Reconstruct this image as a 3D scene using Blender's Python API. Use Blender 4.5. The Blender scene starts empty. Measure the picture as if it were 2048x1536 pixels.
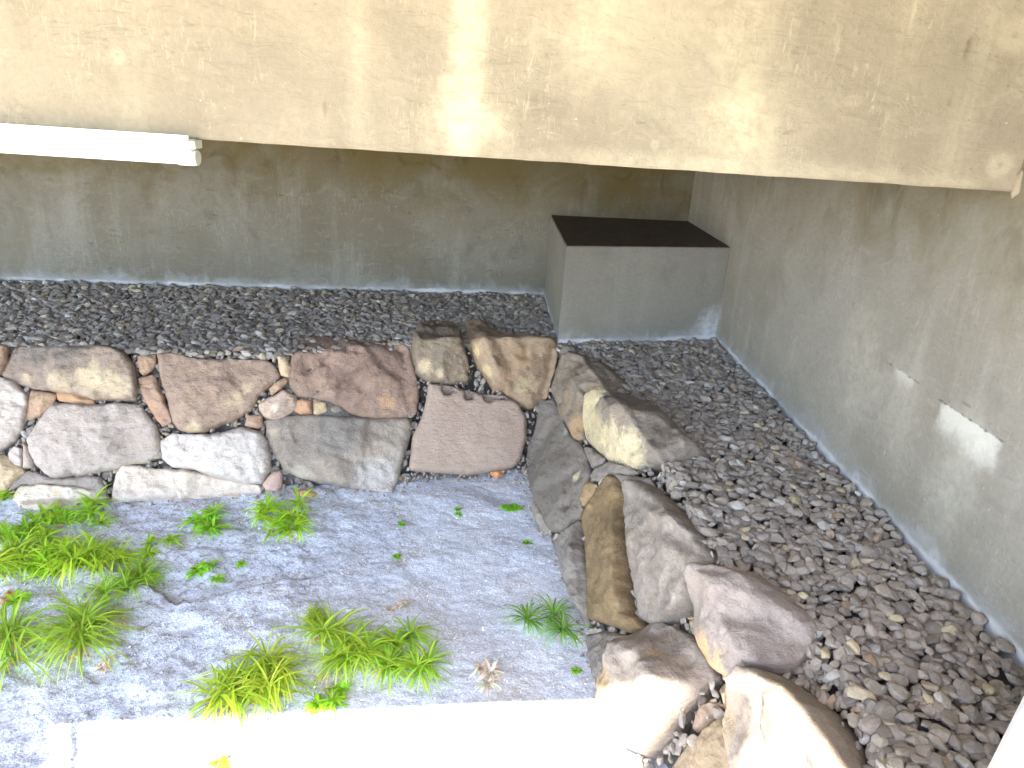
import bpy, bmesh, math, random
import numpy as np
from mathutils import Vector, Matrix, noise, geometry
from mathutils.bvhtree import BVHTree

# ------------------------------------------------------------------ camera, world, sun
S = bpy.context.scene
F_PX, CAM_H = 1500.0, 1.35
NADIR, DEPTH = (750.0, 4691.0), (960.0, 190.0)      # vanishing points on a 2048 x 1536 frame
def _v(p): return Vector((p[0]-1024.0, -(p[1]-768.0), -F_PX))
Zc = (-_v(NADIR)).normalized()
Yc = _v(DEPTH); Yc = (Yc - Yc.dot(Zc)*Zc).normalized()
Xc = Yc.cross(Zc)
R3 = Matrix((Xc, Yc, Zc))                            # camera space -> world
C0 = Vector((0, 0, CAM_H))
cam = bpy.data.objects.new('camera', bpy.data.cameras.new('camera'))
cam.data.sensor_width = 36.0; cam.data.lens = F_PX/2048*36.0
cam.data.clip_start = 0.05; cam.data.clip_end = 500
cam.matrix_world = Matrix.Translation(C0) @ R3.to_4x4()
S.collection.objects.link(cam); S.camera = cam

SUN_DIR = Vector((-0.30, -0.55, 0.80)).normalized()   # towards the sun
elev = math.asin(SUN_DIR.z); azim = math.atan2(SUN_DIR.x, SUN_DIR.y)
W = bpy.data.worlds.new('World'); S.world = W; W.use_nodes = True
wn = W.node_tree; bg = wn.nodes['Background']
sky = wn.nodes.new('ShaderNodeTexSky'); sky.sky_type = 'NISHITA'; sky.sun_disc = False
sky.sun_elevation = elev; sky.sun_rotation = azim
wn.links.new(sky.outputs[0], bg.inputs[0]); bg.inputs[1].default_value = 0.15
sl = bpy.data.lights.new('sun', 'SUN'); sl.energy = 3.5; sl.angle = math.radians(0.5); sl.color = (1.0, 0.93, 0.82)
so = bpy.data.objects.new('sun', sl); so.rotation_euler = SUN_DIR.to_track_quat('Z', 'Y').to_euler()
S.collection.objects.link(so)
S.view_settings.view_transform = 'Standard'; S.view_settings.look = 'None'
S.view_settings.exposure = 3.27; S.view_settings.gamma = 1
S.cycles.use_denoising = True; S.cycles.max_bounces = 12; S.cycles.diffuse_bounces = 8

RNG = random.Random(7)

# ------------------------------------------------------------------ helpers
def ray(p): return (R3 @ _v(p))
def onz(p, z=0.0):
    d = ray(p); return C0 + d*((z-CAM_H)/d.z)
def proj(P):
    q = R3.transposed() @ (Vector(P)-C0)
    return (1024 - F_PX*q.x/q.z, 768 + F_PX*q.y/q.z)
def onplane(p, A, n):
    d = ray(p); return C0 + d*((A-C0).dot(n)/d.dot(n))
def link(name, me, mat=None, parent=None, **k):
    o = bpy.data.objects.new(name, me); S.collection.objects.link(o)
    if mat and me: me.materials.append(mat)
    if parent: o.parent = parent
    for a, b in k.items(): o[a] = b
    return o
def mesh(name, verts, faces, smooth=False):
    me = bpy.data.meshes.new(name); me.from_pydata([tuple(v) for v in verts], [], faces); me.update()
    if smooth: me.polygons.foreach_set('use_smooth', [True]*len(me.polygons))
    return me
def prism(name, pts, z0, z1, bevel=0.0):
    bm = bmesh.new()
    lo = [bm.verts.new((p[0], p[1], z0)) for p in pts]; hi = [bm.verts.new((p[0], p[1], z1)) for p in pts]
    bm.faces.new(lo); bm.faces.new(hi); n = len(pts)
    for i in range(n): bm.faces.new((lo[i], lo[(i+1) % n], hi[(i+1) % n], hi[i]))
    bmesh.ops.recalc_face_normals(bm, faces=bm.faces)
    if bevel: bmesh.ops.bevel(bm, geom=list(bm.edges), offset=bevel, segments=2, affect='EDGES')
    me = bpy.data.meshes.new(name); bm.to_mesh(me); bm.free(); return me
def x2(a, b, c, d):
    r = geometry.intersect_line_line(Vector((a.x, a.y, 0)), Vector((b.x, b.y, 0)), Vector((c.x, c.y, 0)), Vector((d.x, d.y, 0)))
    return r[0]

# ------------------------------------------------------------------ node helpers
class NT:
    def __init__(s, name):
        s.m = bpy.data.materials.new(name); s.m.use_nodes = True; s.t = s.m.node_tree
        s.b = s.t.nodes['Principled BSDF']; s.b.inputs['Roughness'].default_value = 0.85
        s.b.inputs['Specular IOR Level'].default_value = 0.3
        s.geo = s.t.nodes.new('ShaderNodeNewGeometry'); s.pos = s.geo.outputs['Position']
    def put(s, sock, v):
        if v is None: return
        if isinstance(v, bpy.types.NodeSocket): s.t.links.new(v, sock)
        elif isinstance(v, (tuple, list, Vector)) and len(v) == 3 and sock.type == 'RGBA': sock.default_value = (*v, 1)
        else: sock.default_value = v
    def scale(s, vec, sc):
        n = s.t.nodes.new('ShaderNodeVectorMath'); n.operation = 'MULTIPLY'; s.put(n.inputs[0], vec); n.inputs[1].default_value = sc; return n.outputs[0]
    def noise(s, scale, detail=4, rough=.6, vec=None, dist=0.0):
        n = s.t.nodes.new('ShaderNodeTexNoise'); s.put(n.inputs['Vector'], vec or s.pos)
        n.inputs['Scale'].default_value = scale; n.inputs['Detail'].default_value = detail
        n.inputs['Roughness'].default_value = rough; n.inputs['Distortion'].default_value = dist; return n.outputs['Fac']
    def voro(s, scale, feature='F1', vec=None, out='Distance'):
        n = s.t.nodes.new('ShaderNodeTexVoronoi'); n.feature = feature; s.put(n.inputs['Vector'], vec or s.pos); n.inputs['Scale'].default_value = scale; return n.outputs[out]
    def math(s, op, a, b=None, c=None):
        n = s.t.nodes.new('ShaderNodeMath'); n.operation = op; s.put(n.inputs[0], a)
        if b is not None: s.put(n.inputs[1], b)
        if c is not None: s.put(n.inputs[2], c)
        return n.outputs[0]
    def ramp(s, v, a, b, to0=0.0, to1=1.0):
        n = s.t.nodes.new('ShaderNodeMapRange'); n.interpolation_type = 'SMOOTHSTEP'; s.put(n.inputs['Value'], v)
        for k, x in (('From Min', a), ('From Max', b), ('To Min', to0), ('To Max', to1)): s.put(n.inputs[k], x)
        return n.outputs[0]
    def mix(s, f, a, b, mode='MIX'):
        n = s.t.nodes.new('ShaderNodeMix'); n.data_type = 'RGBA'; n.blend_type = mode
        s.put(n.inputs[0], f); s.put(n.inputs[6], a); s.put(n.inputs[7], b); return n.outputs[2]
    def sep(s, v):
        n = s.t.nodes.new('ShaderNodeSeparateXYZ'); s.put(n.inputs[0], v); return n.outputs
    def dist(s, P, sc=(1, 1, 1)):
        n = s.t.nodes.new('ShaderNodeVectorMath'); n.operation = 'SUBTRACT'; s.put(n.inputs[0], s.pos); n.inputs[1].default_value = tuple(P)
        m = s.scale(n.outputs[0], sc)
        l = s.t.nodes.new('ShaderNodeVectorMath'); l.operation = 'LENGTH'; s.put(l.inputs[0], m); return l.outputs['Value']
    def attr(s, name):
        n = s.t.nodes.new('ShaderNodeAttribute'); n.attribute_name = name; return n.outputs['Color']
    def bump(s, h, strength=.3, d=.01, prev=None):
        n = s.t.nodes.new('ShaderNodeBump'); n.inputs['Strength'].default_value = strength; n.inputs['Distance'].default_value = d
        s.put(n.inputs['Height'], h)
        if prev: s.put(n.inputs['Normal'], prev)
        return n.outputs[0]
    def done(s, col, normal=None, rough=None):
        s.put(s.b.inputs['Base Color'], col)
        if normal: s.put(s.b.inputs['Normal'], normal)
        if rough is not None: s.put(s.b.inputs['Roughness'], rough)
        return s.m

# ------------------------------------------------------------------ key points
H2 = 0.62                                   # floor lies this far below the gravel
rw0, rw1 = onz((1430, 680)), onz((2048, 1330))
rdir = (rw1-rw0).normalized(); rn = rdir.cross(Vector((0, 0, 1))).normalized()
if rn.x > 0: rn = -rn                        # points into the pit (left)
K = onplane((1405, 447), rw0, rn); K.z = 0
bw1 = onz((1088, 592)); bdir = (onz((0, 564))-bw1).normalized()
K = x2(bw1, bw1+bdir, rw0, rw1)
bwL = K + bdir*9; bn = Vector((-bdir.y, bdir.x, 0)).normalized()
if bn.y > 0: bn = -bn
print('corner', K, 'bw1', bw1, 'left base px at -2.9', proj(K+bdir*4.3), 'want y~572')
bl, br = onz((1115, 690)), rw0.copy()        # pier front base
BH = 0.585
beamR = onplane((2028, 384), rw0, rn)
beamL = onz((0, 253), beamR.z)
print('beam', beamR, beamL, 'pier', bl, br)
beamd = (beamL-beamR).normalized()
beamn = Vector((-beamd.y, beamd.x, 0)); beamn = beamn if beamn.y < 0 else -beamn
DECK = 2.45

# ------------------------------------------------------------------ materials
def concrete(name, base, stain, pale, efflo=True, lime=(), olive=0.0, olive_z=(.5, 1.1), spots=(), lines=(), contrast=1.0, streaks=(), dirx=(1, 0), rough_trowel=1.0, gloss=None):
    n = NT(name)
    big = n.noise(1.3, 5, .55, dist=.6); mid = n.noise(5, 6, .6, dist=.8)
    st = n.noise(1, 5, .6, vec=n.scale(n.pos, (5.5, 5.5, .7)))
    fine = n.noise(60, 5, .7); tro = n.noise(1, 6, .65, vec=n.scale(n.pos, (9, 9, 22)), dist=1.2)
    col = n.mix(n.ramp(big, .35, .68), base, stain)
    col = n.mix(n.math('MULTIPLY', n.ramp(st, .50, .72), .50*contrast), col, pale)
    col = n.mix(n.math('MULTIPLY', n.ramp(mid, .5, .75), .4*contrast), col, tuple(c*.68 for c in stain))
    col = n.mix(n.math('MULTIPLY', n.ramp(tro, .52, .75), .30*contrast), col, pale)
    col = n.mix(n.math('MULTIPLY', n.ramp(fine, .35, .75), .30), col, tuple(c*.55 for c in base))
    scr = n.noise(1, 6, .7, vec=n.scale(n.pos, (70, 70, 16)), dist=1.5); scr2 = n.noise(1, 5, .7, vec=n.scale(n.pos, (14, 14, 60)), dist=1.0)
    patch = n.ramp(n.noise(3.2, 4, .6, dist=1), .45, .62)
    col = n.mix(n.math('MULTIPLY', n.math('MULTIPLY', n.ramp(scr, .52, .68), patch), .55*contrast), col, pale)
    col = n.mix(n.math('MULTIPLY', n.math('MULTIPLY', n.ramp(scr2, .54, .68), patch), .40*contrast), col, tuple(c*.5 for c in stain))
    col = n.mix(n.math('MULTIPLY', n.ramp(n.noise(110, 3, .6), .64, .74), .5*contrast), col, tuple(c*.35 for c in base))
    z = n.sep(n.pos)[2]
    if olive:
        zz = n.math('ADD', z, n.math('MULTIPLY', n.math('SUBTRACT', n.noise(2.3, 5, .6, dist=1), .5), 1.0))
        col = n.mix(n.math('MULTIPLY', n.ramp(zz, *olive_z), olive), col, (.105, .082, .030))
        blot = n.math('MULTIPLY', n.ramp(n.noise(3.4, 4, .55, vec=n.scale(n.pos, (1, 1, .8)), dist=1.5), .52, .66), n.ramp(z, olive_z[0]-.1, olive_z[1]))
        col = n.mix(n.math('MULTIPLY', blot, .75*olive), col, (.06, .048, .012))
    # light plaster pits and specks
    vp = n.voro(26); sp = n.math('MULTIPLY', n.ramp(vp, .10, .05), n.ramp(n.noise(2.5, 3), .52, .66))
    col = n.mix(n.math('MULTIPLY', sp, .7), col, tuple(min(1, c*1.35) for c in pale))
    if efflo:
        zn = n.math('SUBTRACT', z, n.math('MULTIPLY', n.math('POWER', n.noise(4.5, 5, .7, dist=1), 2.2), .30))
        col = n.mix(n.math('MULTIPLY', n.ramp(zn, .03, -.06), .55), col, (.30, .315, .345))
        zn2 = n.math('SUBTRACT', z, n.math('MULTIPLY', n.noise(9, 5, .7), .05))
        col = n.mix(n.math('MULTIPLY', n.ramp(zn2, .018, -.008), n.ramp(n.noise(3.5, 3), .42, .58, .25, .9)), col, (.50, .50, .52))
    for (P, rad, amt, c) in spots:                       # patched tie holes: ring and plug
        d = n.math('ADD', n.dist(P), n.math('MULTIPLY', n.math('SUBTRACT', n.noise(30, 3), .5), rad*.5))
        col = n.mix(n.math('MULTIPLY', n.ramp(d, rad*1.3, rad*.55), amt*.5), col, c)
        col = n.mix(n.math('MULTIPLY', n.ramp(d, rad*.30, rad*.12), .6*amt), col, tuple(x*.45 for x in c))
    for (P, sc, lo, hi, amt, c) in streaks:              # stretched stains: ellipsoids of pale lime or damp
        d = n.math('ADD', n.dist(P, sc), n.math('MULTIPLY', n.math('SUBTRACT', n.noise(7, 6, .72, dist=.8), .5), 1.6))
        brk = n.ramp(n.noise(26, 6, .7), .32, .62, .35, 1.0)
        col = n.mix(n.math('MULTIPLY', n.math('MULTIPLY', n.ramp(d, hi, lo), amt), brk), col, c)
    for (A, B, drop, amt, c) in lime:                    # lime bleeding down from a level pour joint
        L_ = (B-A); L_.z = 0; Ll = L_.length; L_.normalize()
        v = n.t.nodes.new('ShaderNodeVectorMath'); v.operation = 'DOT_PRODUCT'; n.put(v.inputs[0], n.pos); v.inputs[1].default_value = tuple(L_)
        sN = n.math('SUBTRACT', n.math('SUBTRACT', v.outputs['Value'], A.dot(L_)), n.math('MULTIPLY', n.math('SUBTRACT', n.noise(18, 5, .7), .5), .10))
        zc = (A.z+B.z)/2
        zz = n.math('ADD', z, n.math('MULTIPLY', n.math('SUBTRACT', n.noise(20, 5, .7), .5), .02))
        m = n.math('MULTIPLY', n.math('MULTIPLY', n.ramp(sN, -.02, .03), n.ramp(sN, Ll+.02, Ll-.03)), n.ramp(zz, zc+.004, zc-.004))
        zd = n.math('ADD', z, n.math('MULTIPLY', n.math('SUBTRACT', n.noise(13, 5, .7, dist=1), .5), drop*1.4))
        m = n.math('MULTIPLY', m, n.ramp(zd, zc-drop*1.3, zc-drop*.2))
        col = n.mix(n.math('MULTIPLY', m, amt), col, c)
        zl = n.math('ABSOLUTE', n.math('SUBTRACT', zz, zc))
        cr = n.math('MULTIPLY', n.math('MULTIPLY', n.ramp(sN, -.15, .0), n.ramp(sN, Ll+.05, Ll)), n.ramp(zl, .006, .001))
        col = n.mix(n.math('MULTIPLY', n.math('MULTIPLY', cr, n.ramp(n.noise(25, 4), .45, .6)), .7), col, (.05, .045, .04))
    h = n.math('ADD', n.math('MULTIPLY', tro, 1.0), n.math('MULTIPLY', fine, .25))
    nb = n.bump(h, .35*rough_trowel, .012)
    nb = n.bump(n.ramp(n.noise(14, 3, .5, dist=2), .60, .68), .10*rough_trowel, .006, nb)
    return n.done(col, nb, gloss if gloss else .88)

def spotr(p, A, nn, rad, amt=.8, c=(.5, .47, .40)): return (onplane(p, A, nn), rad, amt, c)

bs = [spotr(p, beamR, beamn, r, a, (.42, .37, .26)) for p, r, a in (((235, 110), .022, .8), ((893, 165), .024, .9), ((925, 240), .05, .5), ((1480, 210), .026, .7), ((2000, 330), .04, .8), ((1310, 290), .014, .6), ((2030, 70), .05, .7))]
def bp(x, y): return onplane((x, y), beamR, beamn)
M_BEAM = concrete('beam_concrete', (.300, .255, .182), (.225, .187, .132), (.41, .36, .25), efflo=False, contrast=1.1, spots=bs,
    streaks=[(bp(938, 60), (14, 14, 1.6), .15, 1.1, .7, (.50, .45, .31)), (bp(925, 235), (8, 8, 8), .0, 1.3, .65, (.50, .44, .30)), (bp(1480, 255), (9, 9, 7), .0, 1.4, .65, (.50, .44, .30)), (bp(1250, 60), (4, 4, 5), .2, 1.2, .55, (.45, .39, .27)),
             (bp(330, 120), (2.2, 2.2, 5), .1, 1.3, .35, (.19, .155, .11)), (bp(1490, 40), (8, 8, 4), .2, 1.1, .45, (.45, .39, .27)), (bp(1300, 130), (6, 6, 5), .1, 1.1, .35, (.19, .165, .11)), (bp(1640, 90), (5, 5, 5), .1, 1.1, .3, (.19, .16, .11)), (bp(1840, 210), (4, 4, 3), .1, 1.1, .3, (.19, .165, .11)), (bp(1480, 340), (1.2, 1.2, 22), .3, 1.1, .45, (.42, .37, .26)),
             (bp(1937, 92), (80, 80, 22), .2, 1.0, .8, (.12, .09, .06)), (bp(1898, 205), (90, 90, 60), .2, 1.0, .8, (.12, .09, .06)), (bp(650, 215), (90, 90, 25), .2, 1.0, .6, (.17, .12, .07))], rough_trowel=1.3)
M_BACK = concrete('back_wall_concrete', (.170, .163, .143), (.132, .120, .094), (.235, .23, .214), olive=.85, olive_z=(.55, 1.05), contrast=1.3)
rp = lambda x, y: onplane((x, y), rw0, rn)
M_RIGHT = concrete('side_wall_concrete', (.240, .230, .207), (.200, .187, .160), (.33, .32, .295), olive=.6, olive_z=(.75, 1.3), contrast=.9, lime=[(rp(1888, 800), rp(2003, 888), .10, .62, (.58, .58, .56)), (rp(1793, 734), rp(1828, 762), .05, .7, (.42, .42, .39))],
    spots=[spotr((1451, 405), rw0, rn, .03, .8, (.30, .29, .25)), spotr((1712, 955), rw0, rn, .03, .75, (.44, .46, .50)), spotr((1868, 1115), rw0, rn, .034, .75, (.44, .46, .50))],
    streaks=[(rp(1720, 730), (5, 5, 3.2), .2, 1.15, .4, (.40, .38, .33)), (rp(1905, 960), (9, 7, 3), .2, 1.15, .6, (.36, .355, .32)), (rp(1960, 905), (9, 9, 14), .1, 1.1, .7, (.42, .42, .40)),
             (rp(1800, 820), (7, 5, 3.5), .2, 1.1, .3, (.38, .36, .31)), (rp(1930, 807), (9, 9, 60), .05, .35, .8, (.07, .06, .05)), (rp(1430, 640), (9, 9, 5), .2, 1.2, .7, (.45, .46, .49))])
M_PIER = concrete('pier_concrete', (.190, .182, .160), (.158, .150, .128), (.245, .238, .218), contrast=.8, streaks=[(br+Vector((-.03, 0, .05)), (7, 7, 6), .2, 1.3, .8, (.48, .50, .54))])
M_DECK = concrete('deck_concrete', (.36, .32, .25), (.30, .27, .21), (.42, .39, .33), efflo=False)

def dark_top():
    n = NT('pier_cap_brown'); f = n.noise(18, 6, .7)  # pier top: darker brown than the sides, pale specks near the back
    c = n.mix(n.ramp(f, .3, .7), (.05, .037, .030), (.08, .062, .050))
    c = n.mix(n.math('MULTIPLY', n.ramp(n.voro(40), .12, .05), n.ramp(n.dist(K+Vector((0, -.35, BH))), .4, .1)), c, (.3, .3, .28))
    return n.done(c, n.bump(f, .5, .01))
M_CAP = dark_top()

def rock_mat(name, a, b, ochre=(.42, .27, .12), och=.35, pale=(.5, .46, .40), pal=.4, seed=0.0, tilt=(1, 1, 1), dust=.0, rough=.85, spots=()):
    n = NT(name); v = n.t.nodes.new('ShaderNodeVectorMath'); v.operation = 'ADD'; n.put(v.inputs[0], n.pos); v.inputs[1].default_value = (seed*3.7, seed*1.9, seed*5.3)
    p = v.outputs[0]
    big = n.noise(4.5, 5, .6, vec=p, dist=.8); mid = n.noise(14, 6, .65, vec=p, dist=.5)
    lay = n.noise(1, 6, .65, vec=n.scale(p, (30*tilt[0], 30*tilt[1], 75*tilt[2])), dist=.6); fine = n.noise(170, 4, .7, vec=p)
    col = n.mix(n.ramp(big, .32, .68), a, b)
    col = n.mix(n.math('MULTIPLY', n.ramp(n.noise(5.2, 4, .6, vec=n.scale(p, (1, 1, 1.7)), dist=1.2), .54, .68), och), col, ochre)
    col = n.mix(n.math('MULTIPLY', n.ramp(mid, .50, .72), pal), col, pale)
    for (P, r, amt, c) in spots:
        d = n.math('ADD', n.dist(P), n.math('MULTIPLY', n.math('SUBTRACT', n.noise(20, 7, .75), .5), r*1.7))
        col = n.mix(n.math('MULTIPLY', n.ramp(d, r*1.1, r*.5), amt*.8), col, c)
    col = n.mix(n.math('MULTIPLY', n.ramp(lay, .48, .70), .38), col, tuple(c*.55 for c in a))
    col = n.mix(n.math('MULTIPLY', n.ramp(fine, .50, .75), .30), col, tuple(min(.8, c*1.35) for c in pale))
    col = n.mix(n.math('MULTIPLY', n.ramp(n.noise(240, 2, .5, vec=p), .60, .75), .5), col, tuple(c*.4 for c in a))
    h = n.math('ADD', n.math('MULTIPLY', lay, .7), n.math('ADD', n.math('MULTIPLY', mid, .8), n.math('MULTIPLY', fine, .16)))
    nb = n.bump(h, .8, .016)
    nb = n.bump(n.noise(55, 6, .75, vec=p), .5, .008, nb)
    return n.done(col, nb, rough)

# ------------------------------------------------------------------ ground, embankment and pit floor
TOP = [(-700, 705), (-250, 700), (20, 693), (270, 705), (560, 712), (800, 690), (1108, 690), (1170, 720), (1270, 860), (1340, 945), (1440, 1110), (1610, 1255), (1700, 1400), (1790, 1560), (1900, 1800), (2100, 2300)]
BOT = [(-700, 1030), (-250, 1020), (0, 1005), (250, 1000), (540, 985), (800, 972), (1055, 948), (1062, 990), (1078, 1050), (1108, 1085), (1165, 1255), (1200, 1370), (1235, 1450), (1290, 1536), (1400, 1800), (1500, 2300)]
tops = [onz(p, 0) for p in TOP]; bots = [onz(p, -H2) for p in BOT]
tv, tf = [], []
for a, b in zip(tops, bots): tv += [a, b]
for i in range(len(tops)-1): tf.append((2*i, 2*i+1, 2*i+3, 2*i+2))
n0 = len(tv)
gpoly = list(tops) + [Vector((9, 0.5, 0)), Vector((9, 12, 0)), Vector((-9, 12, 0))]
tri = geometry.tessellate_polygon([gpoly])
tv += gpoly; tf += [tuple(n0+i for i in t) for t in tri]
n1 = len(tv)
tv += [Vector((-9, -3, -H2)), Vector((9, -3, -H2)), Vector((9, 9, -H2)), Vector((-9, 9, -H2))]; tf.append((n1, n1+1, n1+2, n1+3))
tv3 = [tuple(v) for v in tv]
T_BVH = BVHTree.FromPolygons(tv3, tf, all_triangles=False)
def T(p):
    h = T_BVH.ray_cast(C0, ray(p).normalized())
    return (h[0], h[1] if h[1].dot(ray(p)) < 0 else -h[1])

def pip(x, y, poly):
    r = False; j = len(poly)-1
    for i in range(len(poly)):
        xi, yi = poly[i]; xj, yj = poly[j]
        if (yi > y) != (yj > y) and x < (xj-xi)*(y-yi)/(yj-yi)+xi: r = not r
        j = i
    return r

# gravel bed soil + the packed bank behind the stones
M = NT('dark_soil'); f = M.noise(40, 5, .7)
M_SOIL = M.done(M.mix(f, (.07, .065, .06), (.15, .14, .13)), M.bump(f, .8, .02))
ev, ef = [], []
for a, b in zip(tops, bots):
    out = Vector((a.x-b.x, a.y-b.y, 0))
    inn = bn*-1
    off = (Vector((0, .10, 0)) if a.y > 4.0 and a.x < .56 else Vector((.09, .03, 0)))
    ev += [a+off+Vector((0, 0, -.045)), b+off*.6+Vector((0, 0, -.06))]
ns = len(ev)//2
for i in range(ns-1): ef.append((2*i, 2*i+1, 2*i+3, 2*i+2))
gp = [Vector(ev[2*i]) for i in range(ns)] + [Vector((9, 0.5, -.045)), Vector((9, 12, -.045)), Vector((-9, 12, -.045))]
n0 = len(ev); ev += gp; ef += [tuple(n0+i for i in t) for t in geometry.tessellate_polygon([gp])]
link('ground', mesh('embankment', ev, ef), M_SOIL, kind='structure')

# wide ground around and behind the camera, one sheet to the horizon with a hole under the detailed floor
M = NT('courtyard_paving'); f = M.noise(3, 5); g = M.noise(50, 4)
M_YARD = M.done(M.mix(M.math('MULTIPLY', f, g), (.42, .36, .27), (.56, .49, .38)), M.bump(g, .3, .01))
zb = -H2-.12
link('pavement', mesh('pavement', [(-120, -120, zb), (120, -120, zb), (120, 120, zb), (-120, 120, zb)], [(0, 1, 2, 3)]), M_YARD, kind='structure')

# detailed bedrock floor
def floor_h(x, y):
    p = Vector((x, y, 0))
    h = .022*(noise.fractal(p*1.3+Vector((3, 1, 0)), 1.0, 2.0, 4)) + .006*noise.fractal(Vector((x*6, y*7, 3)), .9, 2.1, 4)
    rough = max(0, min(1, (-x-.05)*1.1))                      # rougher towards the left
    w = noise.noise(Vector((x*1.6, y*1.6, 9)))*.35
    s = (y*.85 + x*.35 + w)*4.2; fr = s-math.floor(s)
    h += rough*.005*(fr if fr < .88 else (1-fr)*7.3)
    h += (.2+rough)*.008*(.5-abs(noise.noise(Vector((x*3.1, y*4.3, 4)))))
    h += (rough+.15)*.009*noise.fractal(Vector((x*11, y*12, 1)), .9, 2, 3)
    h += .0035*noise.noise(Vector((x*40, y*40, 0)))
    return h
LED = [onz(p, -H2) for p in ((230, 1140), (310, 1180), (352, 1207), (400, 1203), (450, 1185), (545, 1165))]
def seg_d(x, y):
    best = (9, 0)
    for a, b in zip(LED, LED[1:]):
        d = Vector((b.x-a.x, b.y-a.y)); q = Vector((x-a.x, y-a.y)); t = max(0, min(1, q.dot(d)/d.dot(d)))
        e = q-d*t; l = e.length
        if l < best[0]: best = (l, 1 if d.x*q.y-d.y*q.x > 0 else -1)
    return best
def step_h(x, y):
    d, s = seg_d(x, y)
    if d > .22: return 0
    k = (1-d/.22)
    return (-.030*k*min(1, d/.012) if s > 0 else .012*k)
NX, NY = 330, 300; X0, X1, Y0, Y1 = -3.2, 1.25, 0.9, 4.45
fv, ff = [], []
for j in range(NY+1):
    y = Y0+(Y1-Y0)*j/NY
    for i in range(NX+1):
        x = X0+(X1-X0)*i/NX
        fv.append((x, y, -H2-.01+floor_h(x, y)+step_h(x, y)))
for j in range(NY):
    for i in range(NX):
        a = j*(NX+1)+i; ff.append((a, a+1, a+NX+2, a+NX+1))
def FZ(x, y): return -H2-.01+floor_h(x, y)+step_h(x, y)
M = NT('speckled_bedrock')
big = M.noise(1.5, 6, .6, dist=.8); mid = M.noise(7, 6, .65, vec=M.scale(M.pos, (.85, 1.1, 1)), dist=.6)
gr = M.noise(95, 5, .75); gv = M.voro(130)
col = M.mix(M.ramp(big, .35, .65), (.46, .49, .58), (.58, .60, .66))
col = M.mix(M.math('MULTIPLY', M.ramp(mid, .50, .70), .6), col, (.58, .62, .70))
col = M.mix(M.math('MULTIPLY', M.ramp(M.noise(3.1, 5, .6, dist=1), .52, .68), .55), col, (.38, .345, .30))
col = M.mix(M.math('MULTIPLY', M.ramp(M.noise(2.0, 6, .7, vec=M.scale(M.pos, (1, 1.6, 1)), dist=1.5), .50, .60), .6), col, (.64, .71, .84))
col = M.mix(M.math('MULTIPLY', M.ramp(M.noise(2.4, 5, .6, vec=M.scale(M.pos, (1, 1, 3)), dist=.6), .56, .70), .45), col, (.60, .54, .49))
col = M.mix(M.math('MULTIPLY', M.ramp(gr, .50, .64), .8), col, (.80, .85, .96))
col = M.mix(M.math('MULTIPLY', M.ramp(gr, .46, .34), .48), col, (.24, .24, .26))
col = M.mix(M.math('MULTIPLY', M.math('MULTIPLY', M.ramp(M.voro(55), .22, .12), M.ramp(M.noise(5, 4), .46, .58)), .85), col, (.90, .92, .96))
xx = M.sep(M.pos)[0]
col = M.mix(M.math('MULTIPLY', M.ramp(M.noise(34, 5, .7), .50, .62), M.ramp(xx, .2, -.9, 0, .55)), col, (.15, .145, .15))
hh = M.math('ADD', M.math('MULTIPLY', mid, .9), M.math('ADD', M.math('MULTIPLY', gr, .30), M.math('MULTIPLY', M.noise(34, 5, .7), M.ramp(xx, .4, -.9, .2, .9))))
M_FLOOR = M.done(col, M.bump(hh, .75, .016), .9)
link('floor', mesh('floor', fv, ff, True), M_FLOOR, kind='structure')

# ------------------------------------------------------------------ concrete walls, pier, beam, deck
RWF = rw1 + rdir*2.2                        # right wall runs on past the camera
wallR = prism('wall', [(K-rdir*.0+rn*0).to_tuple()[:2], RWF.to_tuple()[:2], (RWF-rn*.25).to_tuple()[:2], (K-rdir*.3-rn*.25).to_tuple()[:2]], -.9, DECK)
link('side_wall', wallR, M_RIGHT, label='tall grey concrete wall along the right of the gravel with a white lime patch', category='wall')
wallB = prism('wall', [K.to_tuple()[:2], bwL.to_tuple()[:2], (bwL-bn*.25).to_tuple()[:2], (K-bn*.25).to_tuple()[:2]], -.9, DECK)
link('back_wall', wallB, M_BACK, label='shaded concrete wall at the back with olive brown stains near the beam', category='wall')
bA = K + bdir*((bw1-K).length)
# pier: side faces butt 3 mm into the walls
pier_b = K + bdir*((onplane((1106, 440), K, bn)-K).to_2d().length)
pb = Vector((pier_b.x, pier_b.y, 0)); 
pts = [bl.to_2d(), (br-rn*.003).to_2d(), (K-bn*.003-rn*.003).to_2d(), (bw1-bn*.003).to_2d()]
pier = link('concrete_pier', prism('pier', pts, -.5, BH, .004), M_PIER, label='squat concrete block standing in the corner between the two walls', category='pier')
ins = []
cen = sum((Vector(p) for p in pts), Vector((0, 0)))/4
for p in pts: ins.append(cen+(Vector(p)-cen)*.992)
link('cap', prism('cap', ins, BH-.01, BH+.004), M_CAP, pier, label='dark brown top of the concrete block')

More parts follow.
